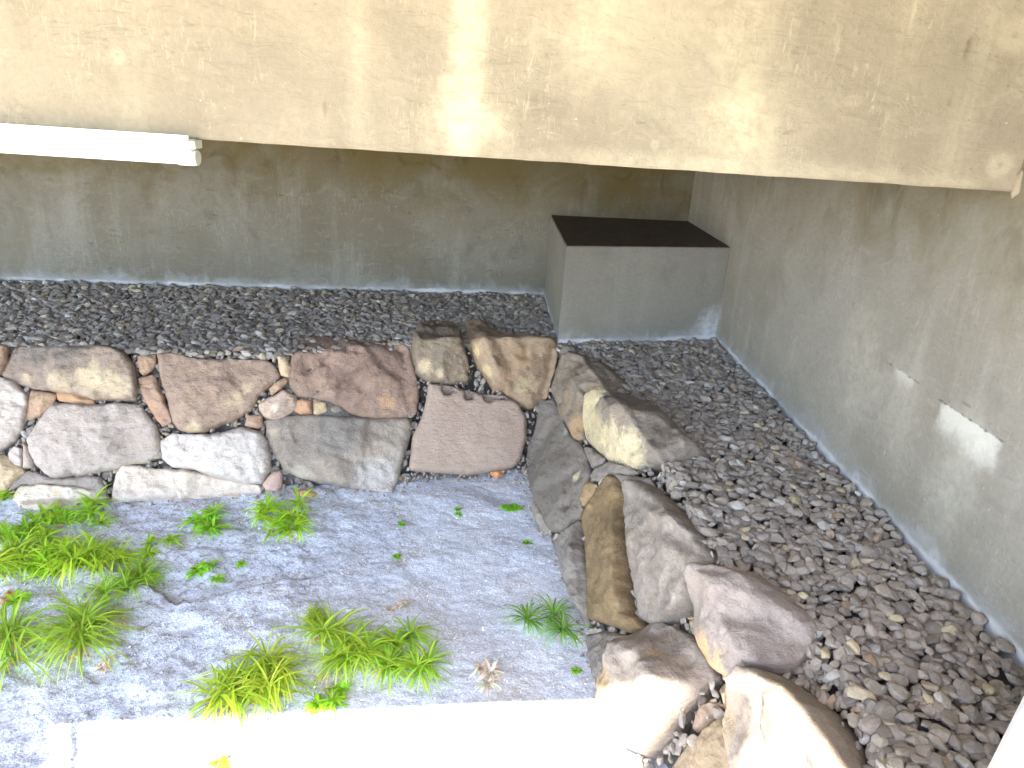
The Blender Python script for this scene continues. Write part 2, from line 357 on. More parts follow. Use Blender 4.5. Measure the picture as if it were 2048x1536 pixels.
# beam with small wobble on its lower arris
def build_beam():
    L = (beamR-beamL).length + 4.0; nseg = 150; bm = bmesh.new(); rows = []
    for i in range(nseg+1):
        t = i/nseg; P = beamR + beamd*(L*t) - beamd*.02*0
        wob = .0022*noise.noise(Vector((t*60, 0, 2))) + .0012*noise.noise(Vector((t*260, 0, 5)))
        zb_ = beamR.z + wob
        ring = []
        for (off, z) in ((0, DECK-.0), (0, zb_+.006), (.006, zb_), (.25, zb_), (.25, DECK)):
            q = P - beamn*off; ring.append(bm.verts.new((q.x, q.y, z)))
        rows.append(ring)
    for a, b in zip(rows, rows[1:]):
        for k in range(5): bm.faces.new((a[k], b[k], b[(k+1) % 5], a[(k+1) % 5]))
    bm.faces.new(rows[0]); bm.faces.new(rows[-1][::-1])
    bmesh.ops.recalc_face_normals(bm, faces=bm.faces)
    me = bpy.data.meshes.new('beam'); bm.to_mesh(me); bm.free(); return me
beam = link('concrete_beam', build_beam(), M_BEAM, label='sunlit tan concrete beam spanning the whole top of the view', category='beam')
# mortar blob where beam meets the wall
def blob(name, P, r, seed, sc=(1, 1, 1)):
    bm = bmesh.new(); bmesh.ops.create_icosphere(bm, subdivisions=3, radius=1)
    for v in bm.verts:
        k = 1+.45*noise.noise(v.co*1.6+Vector((seed, 0, 0)))+.15*noise.noise(v.co*5+Vector((seed, 4, 0)))
        v.co = Vector((v.co.x*sc[0], v.co.y*sc[1], v.co.z*sc[2]))*k*r
    for f in bm.faces: f.smooth = True
    me = bpy.data.meshes.new(name); bm.to_mesh(me); bm.free(); return me
o = link('mortar_lump', blob('mortar', None, .022, 3, (.7, .8, 1.8)), M_BEAM, beam); o.location = beamR+Vector((.0, -.004, .025))

# near ledge at the lower right corner, painted white
M = NT('white_paint'); f = M.noise(20, 4)
M_WHITE = M.done(M.mix(f, (.78, .78, .77), (.84, .84, .83)), M.bump(f, .1, .003), .5)
e0, e1 = onz((2055, 1376), .30), onz((1972, 1540), .30); ed = (e1-e0).normalized()
lp = [e0-ed*.25, e1+ed*.9, e1+ed*.9+Vector((.9, 0, 0)), e0-ed*.25+Vector((.9, 0, 0))]
link('white_ledge', prism('ledge', [p[:2] for p in lp], -.1, .30, .006), M_WHITE, label='white painted ledge edge in the lower right corner', category='ledge')

# ------------------------------------------------------------------ fluorescent batten under the beam
def batten():
    M = NT('white_enamel'); M_EN = M.done((.80, .80, .78), None, .35)
    M = NT('opal_plastic'); M_OP = M.done((.86, .86, .84), None, .3)
    M = NT('grey_plastic'); M_GP = M.done((.50, .51, .44), None, .45)
    root = bpy.data.objects.new('tube_light', None); S.collection.objects.link(root)
    E = onz((388, 281), beamR.z); L = (E-beamL).length+1.2
    root.location = E; root['label'] = 'white tube light batten fixed under the left end of the beam'; root['category'] = 'light fitting'
    front = beamn
    def sweep(name, prof, s0, s1, mat):
        bm = bmesh.new(); rs = []
        for s in (s0, s1):
            rs.append([bm.verts.new(beamd*s + front*a + Vector((0, 0, b))) for a, b in prof])
        k = len(prof)
        for i in range(k): bm.faces.new((rs[0][i], rs[0][(i+1) % k], rs[1][(i+1) % k], rs[1][i]))
        bm.faces.new(rs[0]); bm.faces.new(rs[1][::-1]); bmesh.ops.recalc_face_normals(bm, faces=bm.faces)
        bmesh.ops.bevel(bm, geom=[e for e in bm.edges if e.calc_face_angle(0) > 1.2], offset=.0012, segments=2, affect='EDGES')
        me = bpy.data.meshes.new(name); bm.to_mesh(me); bm.free(); return link(name, me, mat, root)
    sweep('housing', [(.012, .012), (.012, -.012), (.004, -.026), (-.05, -.026), (-.05, -.0005), (.001, -.0005), (.001, .012)], .012, L, M_EN)
    tube = [(-.022+.024*math.cos(a), -.046+.019*math.sin(a)) for a in [2*math.pi*i/20 for i in range(20)]]
    sweep('tube', tube, .03, L, M_OP)
    ring = [(-.022+.027*math.cos(a), -.046+.0215*math.sin(a)) for a in [2*math.pi*i/20 for i in range(20)]]
    sweep('end_collar', ring, .010, .05, M_OP)
    sweep('end_cap', [(-.022+(x+.022)*.93, -.046+(z+.046)*.93) for x, z in ring], .0, .010, M_GP)
    sweep('bracket', [(.008, -.001), (.006, -.022), (-.048, -.022), (-.048, -.001)], -.004, .012, M_GP)
batten()

# ------------------------------------------------------------------ boulders
def crop(ox, oy, s): return lambda pts: [(ox+x*s, oy+y*s) for x, y in pts]
cA, cB, cC, cD, cP = crop(0, 560, .29297), crop(500, 600, .31738), crop(1000, 640, .2994), crop(1050, 1050, .3418), crop(0, 0, 1)
GREYBR, WARM, MAUVE, SLATE, PALE, OCH, CREAM = ((.24, .21, .19), (.31, .26, .22)), ((.30, .22, .16), (.36, .27, .20)), ((.25, .19, .165), (.33, .25, .21)), ((.19, .18, .175), (.25, .235, .225)), ((.40, .37, .35), (.47, .44, .42)), ((.25, .19, .11), (.33, .25, .15)), ((.42, .35, .24), (.50, .42, .30))
YEL = (.56, .45, .29); ORG = (.44, .25, .15); WHT = (.62, .58, .50)
# name-label, polygon, colours, dome, edge radius px, options
ST = []
def stone(lab, poly, cols, dome=.05, er=26, **k): ST.append((lab, poly, cols, dome, er, k))
stone('long brown boulder with a yellow lower face, top course far left', cA([(20,640),(90,500),(160,440),(300,425),(460,430),(560,440),(680,440),(780,465),(850,500),(905,570),(925,640),(935,720),(928,820),(800,812),(640,815),(560,790),(400,760),(230,735),(150,710),(60,680)]), GREYBR, .06, 26, sp=[((200,500),.11,.8,(.15,.135,.12)),((500,470),.10,.6,(.17,.15,.13)),((420,720),.08,.6,YEL),((640,690),.10,.8,YEL),((790,740),.09,.8,YEL),((180,690),.05,.7,YEL)], val=0.8, och=.5)
stone('pale grey boulder cut by the left frame edge, middle course', cA([(-160,680),(0,670),(90,690),(190,790),(200,840),(170,950),(150,1020),(100,1090),(0,1160),(-160,1190)]), PALE, .05, 24)
stone('brown boulder at the left frame edge beside the gravel', cA([(-120,430),(0,430),(60,460),(50,560),(10,640),(-120,670)]), WARM, .04, 22)
stone('small tan wedge stone below the long yellow-faced boulder', cA([(215,758),(320,765),(385,790),(350,860),(270,930),(200,950),(175,930),(195,850)]), WARM, .02, 10)
stone('thin orange sliver stone under the long yellow-faced boulder', cA([(390,768),(480,775),(560,797),(640,822),(645,850),(520,842),(400,818)]), ((.34,.22,.14),(.40,.27,.17)), .012, 6)
stone('broad smooth grey boulder in the middle course at the left', cA([(355,852),(480,848),(650,858),(800,845),(955,860),(1010,930),(1060,990),(1088,1090),(1088,1195),(1000,1240),(900,1250),(820,1280),(600,1320),(400,1345),(340,1340),(250,1260),(205,1170),(190,1090),(240,1010),(300,920)]), ((.31,.285,.27),(.40,.37,.355)), .06, 30, pal=.3, val=0.95)
stone('small rounded triangular stone between two top course boulders', cA([(940,518),(1060,512),(1065,570),(1030,620),(980,650),(950,630)]), WARM, .02, 10)
stone('narrow leaning reddish stone with an orange edge', cA([(945,668),(1055,655),(1100,760),(1140,870),(1170,970),(1110,1000),(1060,930),(1010,850),(965,770)]), ((.29,.21,.165),(.33,.24,.19)), .03, 12, sp=[((1030,880),.035,.9,ORG),((1080,950),.03,.9,ORG)])
stone('big rippled brown boulder with a pale yellow lower rim', cA([(1080,506),(1160,503),(1350,540),(1650,550),(1820,555),(1880,600),(1905,660),(1850,710),(1760,790),(1720,880),(1600,950),(1500,990),(1390,1035),(1300,1040),(1210,1010),(1180,960),(1150,830),(1110,690),(1090,600)]), ((.27,.215,.18),(.34,.27,.225)), .055, 30, sp=[((1330,1010),.05,.8,YEL),((1600,830),.06,.7,YEL),((1690,740),.04,.7,YEL),((1150,570),.02,.8,ORG)], val=0.85)
stone('small pale stone standing at the gravel edge beside the big brown slab', cA([(1890,512),(1950,530),(1990,600),(1970,660),(1920,650),(1905,580)]), CREAM, .02, 8)
stone('long white rounded boulder low in the wall', cA([(1100,1100),(1180,1055),(1350,1062),(1500,1050),(1650,1010),(1780,1040),(1820,1100),(1848,1220),(1840,1300),(1790,1380),(1700,1388),(1500,1350),(1300,1285),(1180,1268),(1110,1220)]), ((.42,.41,.41),(.52,.50,.49)), .055, 32, och=.1)
stone('long flat cream base stone under the white rounded boulder', cA([(830,1262),(1000,1285),(1080,1295),(1280,1300),(1500,1365),(1700,1398),(1772,1410),(1778,1460),(1600,1472),(1300,1485),(1000,1500),(775,1520),(772,1440),(800,1330)]), ((.44,.40,.36),(.55,.51,.46)), .035, 18)
stone('grey slab stone tucked above the whitish base stone at far left', cA([(190,1305),(330,1350),(420,1358),(600,1335),(690,1345),(725,1420),(740,1500),(640,1430),(500,1408),(300,1392),(150,1392),(60,1440),(90,1380)]), SLATE, .02, 12)
stone('whitish base stone with ochre streaks behind the grass', cA([(90,1490),(140,1415),(260,1402),(500,1418),(650,1440),(740,1510),(700,1550),(400,1575),(150,1565)]), ((.46,.43,.37),(.56,.53,.47)), .03, 14, sp=[((400,1470),.03,.7,(.52,.38,.2))])
stone('small rounded pale stone in the joint at far left', cA([(60,1180),(110,1140),(150,1160),(150,1230),(150,1280),(110,1270),(65,1225)]), PALE, .025, 10)
stone('upright narrow stone beside the small rounded pale one', cA([(160,1112),(200,1150),(232,1245),(225,1280),(165,1290),(160,1220)]), ((.34,.30,.27),(.40,.36,.32)), .02, 8)
stone('yellowish boulder at the left frame edge, lowest course', cA([(-120,1200),(40,1205),(130,1260),(172,1310),(120,1360),(40,1430),(-120,1450)]), CREAM, .04, 16)
stone('small leaning oval stone beside the pink-faced cobble', cA([(1838,745),(1895,695),(1950,668),(1968,695),(1900,755),(1855,782)]), WARM, .018, 8)
stone('pink-faced cobble with a chipped pale front', cA([(1765,850),(1850,800),(1945,752),(2025,800),(2035,860),(1980,905),(1940,940),(1880,955),(1800,930),(1772,890)]), ((.38,.31,.27),(.45,.38,.33)), .04, 14, sp=[((1900,880),.04,.8,(.66,.56,.46))])
stone('small square brown stone under the pink-faced cobble', cA([(1690,925),(1790,925),(1795,1000),(1760,1012),(1672,990)]), ((.31,.22,.17),(.36,.27,.21)), .02, 8)
stone('smooth pink rounded cobble at the wall foot', cA([(1868,1308),(1920,1300),(1930,1350),(1922,1410),(1890,1450),(1820,1440),(1795,1395),(1830,1345)]), ((.40,.30,.27),(.44,.34,.31)), .03, 14, smooth=1)
stone('small orange-brown round stone under the big brown slab', cB([(290,640),(335,622),(388,638),(388,715),(320,720),(285,690)]), ((.37,.23,.15),(.42,.28,.19)), .022, 9)
stone('small cream stone right of the orange-brown round stone', cB([(402,628),(480,650),(487,715),(402,720)]), CREAM, .018, 8)
stone('small grey stone at the right end of the little row', cB([(495,682),(560,655),(588,690),(580,718),(500,718)]), SLATE, .018, 8)
stone('big reddish brown slab boulder with dark wavy ridges', cB([(245,252),(340,230),(500,232),(700,262),(830,258),(965,275),(1000,305),(1022,400),(1045,500),(1055,600),(1048,712),(960,735),(720,738),(620,700),(520,650),(400,608),(295,598),(250,520),(255,420),(270,360)]), MAUVE, .06, 30, sp=[((860,650),.06,.8,(.50,.30,.16)),((1000,620),.05,.7,(.50,.30,.16)),((330,590),.05,.5,(.46,.36,.26))], ridge=[((340,450),(470,385),(560,300),(680,325)),((400,580),(560,535),(690,455),(760,400)),((860,285),(960,320),(990,420))], val=0.82)
stone('large dark grey boulder with a pale chipped right end', cB([(105,762),(200,740),(400,730),(620,738),(800,752),(1005,750),(1012,800),(995,890),(960,1010),(945,1080),(900,1205),(800,1200),(600,1180),(420,1140),(300,1110),(220,1070),(150,960),(112,860)]), ((.24,.225,.21),(.31,.29,.265)), .06, 32, pal=.5, sp=[((550,830),.16,.7,(.17,.16,.15)),((800,1120),.14,.9,(.50,.46,.43)),((880,900),.09,.6,(.46,.41,.34)),((300,1090),.06,.7,(.48,.44,.34)),((150,850),.05,.6,(.5,.42,.28))], val=0.82)
stone('dark-topped boulder with a cream chipped foot beside the gravel', cB([(1025,215),(1080,155),(1180,135),(1275,150),(1330,215),(1345,300),(1375,420),(1375,505),(1290,512),(1200,515),(1120,500),(1050,460),(1025,350)]), ((.22,.195,.165),(.29,.25,.20)), .09, 30, sp=[((1180,170),.10,.85,(.12,.11,.10)),((1190,370),.06,.7,(.15,.13,.105)),((1100,450),.055,.95,YEL),((1200,500),.05,.95,YEL),((1330,490),.045,.95,YEL),((1228,290),.03,.7,(.48,.32,.17))], val=0.72)
stone('wide angular tan boulder in the corner with a dark top', cB([(1345,150),(1420,125),(1480,160),(1560,220),(1750,240),(1900,250),(1930,270),(1930,380),(1895,500),(1870,600),(1770,678),(1700,650),(1600,575),(1540,560),(1500,500),(1430,400),(1380,280)]), ((.31,.245,.18),(.36,.29,.21)), .09, 26, crest=[([(965,695),(985,740),(1000,775)],26,.04),([(965,700),(1040,690),(1105,690)],26,.03)], sp=[((1600,500),.05,.6,(.46,.28,.17)),((1440,340),.05,.95,(.60,.48,.26)),((1490,470),.05,.9,(.60,.48,.26)),((1700,400),.07,.6,(.48,.29,.16)),((1730,560),.07,.8,(.48,.40,.24)),((1460,210),.09,.8,(.13,.12,.115)),((1600,240),.07,.7,(.15,.135,.125))], val=0.8)
stone('smooth square pinkish block with three chisel notches along its top', cB([(1130,530),(1205,541),(1290,556),(1340,572),(1420,592),(1470,602),(1600,612),(1680,648),(1738,755),(1733,880),(1700,1005),(1660,1050),(1400,1095),(1150,1080),(1008,1065),(1030,860),(1090,740),(1120,620)]), ((.33,.275,.245),(.37,.315,.28)), .045, 16, och=.1, pal=.15, smooth=1, pit=[[(1195,520),(1220,600),(1275,605),(1295,540)],[(1338,555),(1352,628),(1405,632),(1425,570)],[(1450,600),(1492,650),(1525,652),(1545,628),(1600,632),(1640,600),(1500,570)]], val=0.92)
stone('small orange chip stone at the foot of the notched block', cB([(1510,1085),(1600,1078),(1590,1108),(1550,1118)]), ((.45,.22,.12),(.50,.27,.15)), .01, 6)
stone('flat orange flake lying on the rock below the grey boulder', cB([(275,1205),(340,1197),(430,1218),(380,1240),(290,1238)]), ((.52,.30,.17),(.58,.38,.24)), .01, 6)
stone('tall brown boulder sloping into the gravel next to the pier', cC([(400,290),(430,235),(470,215),(600,250),(700,300),(800,380),(855,440),(800,478),(650,470),(600,500),(570,600),(560,700),(548,790),(500,790),(470,740),(440,680),(400,620),(385,550),(348,470),(352,430),(378,350)]), ((.24,.21,.185),(.27,.235,.20)), .05, 18, crest=[([(1140,720),(1160,780),(1180,800)],40,.035)], sp=[((510,740),.10,.85,(.42,.27,.14)),((460,560),.10,.6,(.36,.26,.17))], val=0.85)
stone('small dark stone against the foot of the pier', cC([(395,215),(450,165),(500,180),(520,212),(470,222),(430,232)]), SLATE, .02, 10)
stone('cream-faced boulder with a long grey back running into the gravel', cC([(562,600),(580,540),(630,500),(740,480),(900,520),(1050,600),(1150,680),(1220,760),(1330,860),(1385,905),(1250,925),(1100,940),(960,945),(900,983),(800,950),(720,920),(640,850),(580,780),(560,680)]), ((.20,.185,.17),(.26,.235,.215)), .06, 22, crest=[([(1195,802),(1240,850),(1330,860),(1400,905)],60,.05),([(1240,850),(1265,925)],40,.02)], sp=[((620,640),.19,1.0,(.66,.55,.34)),((680,780),.14,.9,(.60,.50,.30)),((780,860),.14,.95,(.60,.50,.32)),((880,930),.12,.95,(.60,.50,.32))])
stone('large dark slate with diagonal grain leaning in the corner', cC([(270,540),(350,540),(390,600),(420,680),(460,760),(540,840),(580,920),(600,1000),(580,1080),(545,1180),(540,1310),(470,1350),(400,1410),(352,1415),(292,1345),(232,1180),(202,1080),(187,960),(195,860),(232,760),(262,640)]), ((.185,.17,.16),(.225,.21,.195)), .045, 14, och=.1, pal=.2, sp=[((440,740),.04,.7,(.5,.5,.52)),((520,1050),.04,.8,(.55,.49,.33))], ridge=[((430,1400),(440,1250),(460,1050),(500,1000))], val=0.9)
stone('slim pale grey stone wedged at the foot of the large slate', cC([(212,1190),(240,1190),(288,1285),(340,1400),(338,1432),(292,1428),(222,1310)]), ((.26,.24,.225),(.31,.29,.27)), .025, 9)
stone('little grey stone wedged below the cream-faced boulder', cC([(565,855),(620,862),(700,925),(688,952),(622,988),(595,920)]), SLATE, .02, 9)
stone('small dark rounded stone under the cream-faced boulder', cC([(605,1040),(642,992),(740,948),(860,980),(925,1020),(870,1040),(740,1035),(682,1075),(622,1068)]), SLATE, .03, 12)
stone('small ochre stone between the slate and the long ochre boulder', cC([(555,1090),(600,1078),(652,1100),(622,1170),(562,1245),(547,1200)]), OCH, .025, 9)
stone('long upright ochre brown boulder with rusty streaks', cP([(1218,950),(1243,958),(1260,1000),(1256,1060),(1262,1130),(1262,1185),(1270,1225),(1296,1258),(1272,1268),(1232,1252),(1182,1238),(1177,1150),(1172,1080),(1165,1030),(1190,985)]), OCH, .05, 14, och=.5, ochre=(.36,.22,.09), crest=[([(1240,955),(1248,1050),(1250,1150),(1262,1240)],35,.03)], val=0.68)
stone('dark flat stone wedged behind the long ochre boulder', cP([(1225,948),(1300,958),(1310,975),(1262,968),(1258,1020),(1248,975)]), SLATE, .02, 8)
stone('big rough pale grey boulder with a sharp white ridge', cP([(1256,965),(1290,963),(1350,1008),(1400,1068),(1428,1122),(1400,1150),(1393,1200),(1368,1233),(1312,1253),(1282,1235),(1272,1180),(1266,1130),(1259,1070),(1253,1010)]), ((.27,.25,.235),(.33,.31,.29)), .05, 15, pal=.65, crest=[([(1268,970),(1332,1012),(1410,1066)],34,.035),([(1330,1040),(1371,1051),(1418,1085)],30,.03),([(1366,1100),(1397,1142),(1366,1222)],40,.035)], val=0.82)
stone('lower grey slate leaning on the pit floor edge', cP([(1162,1042),(1173,1150),(1176,1236),(1176,1258),(1150,1205),(1130,1150),(1108,1085),(1132,1060)]), SLATE, .035, 14, pal=.4, crest=[([(1160,1060),(1155,1210)],25,.03)])
stone('big mauve grey boulder with an ochre corner beside the gravel', cD([(995,350),(1060,262),(1200,272),(1400,312),(1520,400),(1640,500),(1725,570),(1640,750),(1540,868),(1420,878),(1290,938),(1200,900),(1100,830),(1050,720),(1020,600),(1000,450)]), ((.26,.235,.235),(.32,.29,.29)), .07, 20, crest=[([(1400,1150),(1470,1190),(1490,1260),(1530,1350)],90,.06),([(1490,1200),(1600,1235)],50,.02)], sp=[((1130,770),.08,.95,(.55,.36,.17)),((1260,850),.08,.95,(.52,.38,.20)),((1290,720),.06,.6,(.44,.36,.24)),((1100,450),.12,.6,(.28,.235,.20))], val=1.08)
stone('round boulder with ochre rims catching the sun', cD([(482,1040),(502,920),(560,780),(640,680),(740,605),(830,585),(955,640),(1045,700),(1085,790),(1110,880),(1010,970),(930,1060),(860,1200),(780,1300),(722,1358),(640,1320),(580,1222),(522,1105)]), ((.25,.225,.215),(.30,.27,.25)), .13, 26, crest=[([(1272,1312),(1290,1390),(1265,1420)],45,.035),([(1272,1312),(1330,1330),(1362,1378)],50,.035),([(1362,1378),(1320,1460)],45,.03)], sp=[((560,1040),.12,.9,(.42,.29,.15)),((850,860),.05,.8,(.50,.33,.14)),((680,760),.04,.8,(.50,.33,.16)),((740,1180),.12,.6,(.46,.34,.22))])
stone('dark grey boulder behind the round one at the pit edge', cD([(362,655),(480,627),(640,660),(565,770),(508,880),(470,1000),(422,930),(392,800)]), ((.17,.16,.155),(.21,.20,.19)), .04, 16, pal=.15, och=.0)
stone('big sunlit boulder cut by the bottom frame edge', cD([(1182,1150),(1205,1080),(1300,955),(1400,898),(1480,885),(1540,905),(1640,975),(1800,1100),(1900,1250),(1960,1420),(2010,1600),(2030,1720),(1280,1720),(1240,1560),(1205,1400),(1175,1220)]), ((.26,.235,.22),(.32,.285,.26)), .08, 24, crest=[([(1500,1352),(1562,1372),(1625,1450),(1700,1560)],80,.09),([(1520,1440),(1530,1560)],40,.02)], sp=[((1200,1180),.07,.7,(.42,.31,.18))])
stone('brown rough boulder in shade between the two sunlit ones', cD([(815,1420),(900,1285),(1020,1180),(1120,1092),(1190,1065),(1168,1180),(1190,1330),(1230,1560),(1250,1720),(830,1720)]), ((.27,.22,.16),(.33,.27,.19)), .03, 20, sink=.045, dull=1)
stone('small upright tan stone below the big mauve grey boulder', cD([(1092,950),(1130,885),(1215,905),(1222,940),(1188,1040),(1132,1075)]), ((.30,.26,.19),(.35,.30,.23)), .04, 14, sink=.07)
stone('small dark round stone beside the sunlit boulder', cD([(1200,1000),(1232,952),(1285,952),(1235,1055),(1198,1040)]), ((.24,.215,.17),(.28,.25,.2)), .025, 10, sink=.07)
stone('small reddish stone with an orange lower edge', cD([(937,1170),(980,1045),(1055,1005),(1105,1022),(1105,1080),(1000,1178),(950,1188)]), ((.29,.23,.19),(.34,.27,.22)), .04, 14, sp=[((960,1170),.02,.9,(.50,.27,.14))], sink=.07)
stone('pale pebble in the joint above the brown rough boulder', cD([(860,1218),(902,1222),(898,1280),(848,1288),(832,1252)]), PALE, .02, 8, sink=.07)
stone('tiny round pebble next to the pale one', cD([(904,1222),(938,1217),(943,1258),(908,1268)]), GREYBR, .012, 6, sink=.07)
stone('small wedge stone between the rough pale and mauve boulders', cD([(972,562),(1015,545),(1022,628),(978,602)]), ((.33,.28,.2),(.38,.33,.25)), .02, 8)
stone('pale stone at the bottom frame edge beside the sunlit rock', cD([(620,1365),(675,1358),(700,1430),(700,1520),(600,1520)]), PALE, .03, 10)
POLYS = [s[1] for s in ST]; SV, SF = [], []

def build_stone(idx, lab, poly, cols, dome, er, k):
    rnd = random.Random(idx*17+5)
    # resample the outline
    out = []
    n = len(poly); per = sum(math.dist(poly[i], poly[(i+1) % n]) for i in range(n)); xs = [p[0] for p in poly]; ys = [p[1] for p in poly]
    area = abs(sum(poly[i][0]*poly[(i+1) % n][1]-poly[(i+1) % n][0]*poly[i][1] for i in range(n)))/2
    step = max(2.6, math.sqrt(area)/34)
    # round the corners once (Chaikin), keep the notches
    P = [Vector(p) for p in poly]
    if not k.get('notch'):
        q = []
        for i in range(n):
            a, b = P[i], P[(i+1) % n]; q += [a*.94+b*.06, a*.06+b*.94]
        P = q
    n = len(P)
    sgn = 1 if sum(P[i].x*P[(i+1) % n].y-P[(i+1) % n].x*P[i].y for i in range(n)) > 0 else -1
    grow = 2.2 if area > 4000 else 1.2
    P = [p + Vector(((P[(i+1) % n]-P[i-1]).y, -(P[(i+1) % n]-P[i-1]).x)).normalized()*grow*sgn for i, p in enumerate(P)]
    for i in range(n):
        a, b = P[i], P[(i+1) % n]; m = max(1, round((b-a).length/step))
        for j in range(m):
            p = a.lerp(b, j/m)
            if not k.get('smooth'):
                p = p + Vector((noise.noise(Vector((p.x*.07, p.y*.07, idx))), noise.noise(Vector((p.x*.07, p.y*.07, idx+50)))))*2.2
            out.append(p)
    op = [(p.x, p.y) for p in out]
    ins = []
    y = min(ys)-2; row = 0
    segs = [(Vector(op[i]), Vector(op[(i+1) % len(op)])) for i in range(len(op))]
    sa = np.array([[a.x, a.y, b.x-a.x, b.y-a.y] for a, b in segs]); sl2 = (sa[:, 2]**2+sa[:, 3]**2)+1e-9
    def ed(x, y):
        t = np.clip(((x-sa[:, 0])*sa[:, 2]+(y-sa[:, 1])*sa[:, 3])/sl2, 0, 1)
        return float(np.sqrt(((x-sa[:, 0]-t*sa[:, 2])**2+(y-sa[:, 1]-t*sa[:, 3])**2).min()))
    cand = []
    while y < max(ys)+2:
        x = min(xs)-2+(step/2 if row % 2 else 0)
        while x < max(xs)+2:
            px, py = x+rnd.uniform(-.2, .2)*step, y+rnd.uniform(-.2, .2)*step
            if pip(px, py, op):
                d = ed(px, py)
                if d > step*.45: cand.append((px, py, d))
            x += step
        y += step*.87; row += 1
    # extra ring close to the rim keeps the edge crisp
    allp = [Vector(p) for p in op]+[Vector((c[0], c[1])) for c in cand]
    ne = len(op)
    res = geometry.delaunay_2d_cdt(allp, [], [list(range(ne))], 1, 1e-4)
    vs, fs, ov = res[0], res[2], res[3]
    dmap = {}
    for i, o in enumerate(ov):
        s = [j for j in o if j >= ne]; dmap[i] = cand[s[0]-ne][2] if s else 0.0
    dmax = max(c[2] for c in cand) if cand else 1
    base, nrm = [], Vector((0, 0, 0))
    for v in vs:
        b, nn = T((v.x, v.y)); base.append(b); nrm += nn
    nrm.normalize()
    cenp = sum((Vector((b.x, b.y, b.z)) for b in base), Vector())/len(base)
    tocam = (C0-cenp).normalized()
    N = (nrm*.75+tocam*.45).normalized()
    ppm = F_PX/(cenp-C0).length                                   # px per metre here
    # facet planes
    u = N.cross(Vector((0, 0, 1))).normalized(); w = N.cross(u)
    size = math.sqrt(area)/ppm
    fac = []
    for _ in range(0 if k.get('smooth') else rnd.choice((3, 4, 5))):
        a = rnd.uniform(0, 6.283); off = rnd.uniform(.12, .34)*size; fac.append((math.cos(a), math.sin(a), off, rnd.uniform(.35, .95)))
    for _ in range(0 if k.get('smooth') else 3):
        a = rnd.uniform(0, 6.283); fac.append((math.cos(a), math.sin(a), rnd.uniform(-.08, .12)*size, rnd.uniform(.08, .22)))
    rid = [[Vector(p) for p in k['cf'](l)] for l in k.get('ridge', [])] if k.get('cf') else []
    pits = [[(q.x, q.y) for q in map(Vector, k['cf'](l))] for l in k.get('pit', [])]
    crests = [([Vector(p) for p in l], cw, ca_) for l, cw, ca_ in k.get('crest', [])]
    co = []
    flat = [b-cenp for b in base]
    for i, v in enumerate(vs):
        d = dmap.get(i, 0.0); t = min(1, d/(er*.58)); prof = math.sqrt(max(0, 1-(1-t)**2))
        g = min(1, d/max(dmax, 1)); h = dome*(.66*prof+.34*(1-(1-g)**2))
        q = flat[i]; a = q.dot(u); b = q.dot(w)
        for (cx, cy, off, sl) in fac:
            lim = dome*.95-(a*cx+b*cy-off)*sl
            if lim < h: h = max(lim, h*.35)
        if d > 0:
            r = base[i]
            am = min(1, d/8)
            f = noise.fractal(r*7+Vector((idx, 0, 0)), 1.0, 2.0, 5)*(dome*.20+.010)*am
            f2 = noise.ridged_multi_fractal(Vector((r.x*14, r.y*14, r.z*26))+Vector((0, idx, 0)), 1, 2, 4, 1, 2)*.0075*am
            if k.get('smooth'): f *= .35; f2 *= .2
            h += f+f2
            for l in pits:
                if pip(v.x, v.y, l): h = min(h, -.032)
            for l, cw, ca_ in crests:
                bd = 1e9
                for p0, p1 in zip(l, l[1:]):
                    e = p1-p0; t2 = max(0, min(1, (v-p0).dot(e)/e.dot(e))); bd = min(bd, (v-(p0+e*t2)).length)
                if bd < cw: h += 1.5*ca_*(1-bd/cw)*min(1, d/10)
            for l in rid:
                for p0, p1 in zip(l, l[1:]):
                    e = p1-p0; t2 = max(0, min(1, (v-p0).dot(e)/e.dot(e))); dd = v-(p0+e*t2); L = dd.length
                    if L < 16: h += -.030*(1-L/16)**2 + (.016*(1-L/16) if e.x*dd.y-e.y*dd.x < 0 else 0)
        co.append(base[i]+N*(h+.004-k.get('sink', 0)))
    # solid: skirt pushed back into the bank
    faces = [tuple(f) for f in fs]
    rim = [i for i in range(len(vs)) if dmap.get(i, 0) == 0]
    # order the rim by the input outline
    first = {}
    for i, o in enumerate(ov):
        for j in o:
            if j < ne: first[j] = i
    order = []
    for j in range(ne):
        if j in first and (not order or order[-1] != first[j]): order.append(first[j])
    if order[0] == order[-1]: order.pop()
    cc = sum((co[i] for i in order), Vector())/len(order)
    depth = min(.30, max(.05, size*.55)); nb = len(co); m = len(order)
    ring = lambda sc, dp: [cc+(co[i]-cc)*sc-N*dp for i in order]
    for sc, dp in ((1.0, depth*.25), (.92, depth*.7), (.65, depth)): co += ring(sc, dp)
    co.append(cc-N*depth*1.05)
    pr = order
    for r in range(3):
        cur = [nb+r*m+i for i in range(m)]
        for i in range(m): faces.append((pr[i], cur[i], cur[(i+1) % m], pr[(i+1) % m]))
        pr = cur
    for i in range(m): faces.append((pr[i], len(co)-1, pr[(i+1) % m]))
    bm = bmesh.new(); bv = [bm.verts.new(c-cenp) for c in co]
    for f in faces:
        try: bm.faces.new([bv[i] for i in f])
        except ValueError: pass
    bmesh.ops.recalc_face_normals(bm, faces=bm.faces)
    for f in bm.faces: f.smooth = True
    me = bpy.data.meshes.new('boulder'); bm.to_mesh(me); bm.free()
    o_ = len(SV); SV.extend(tuple(Vector(c)) for c in co); SF.extend(tuple(o_+i for i in f) for f in faces)
    sp = []
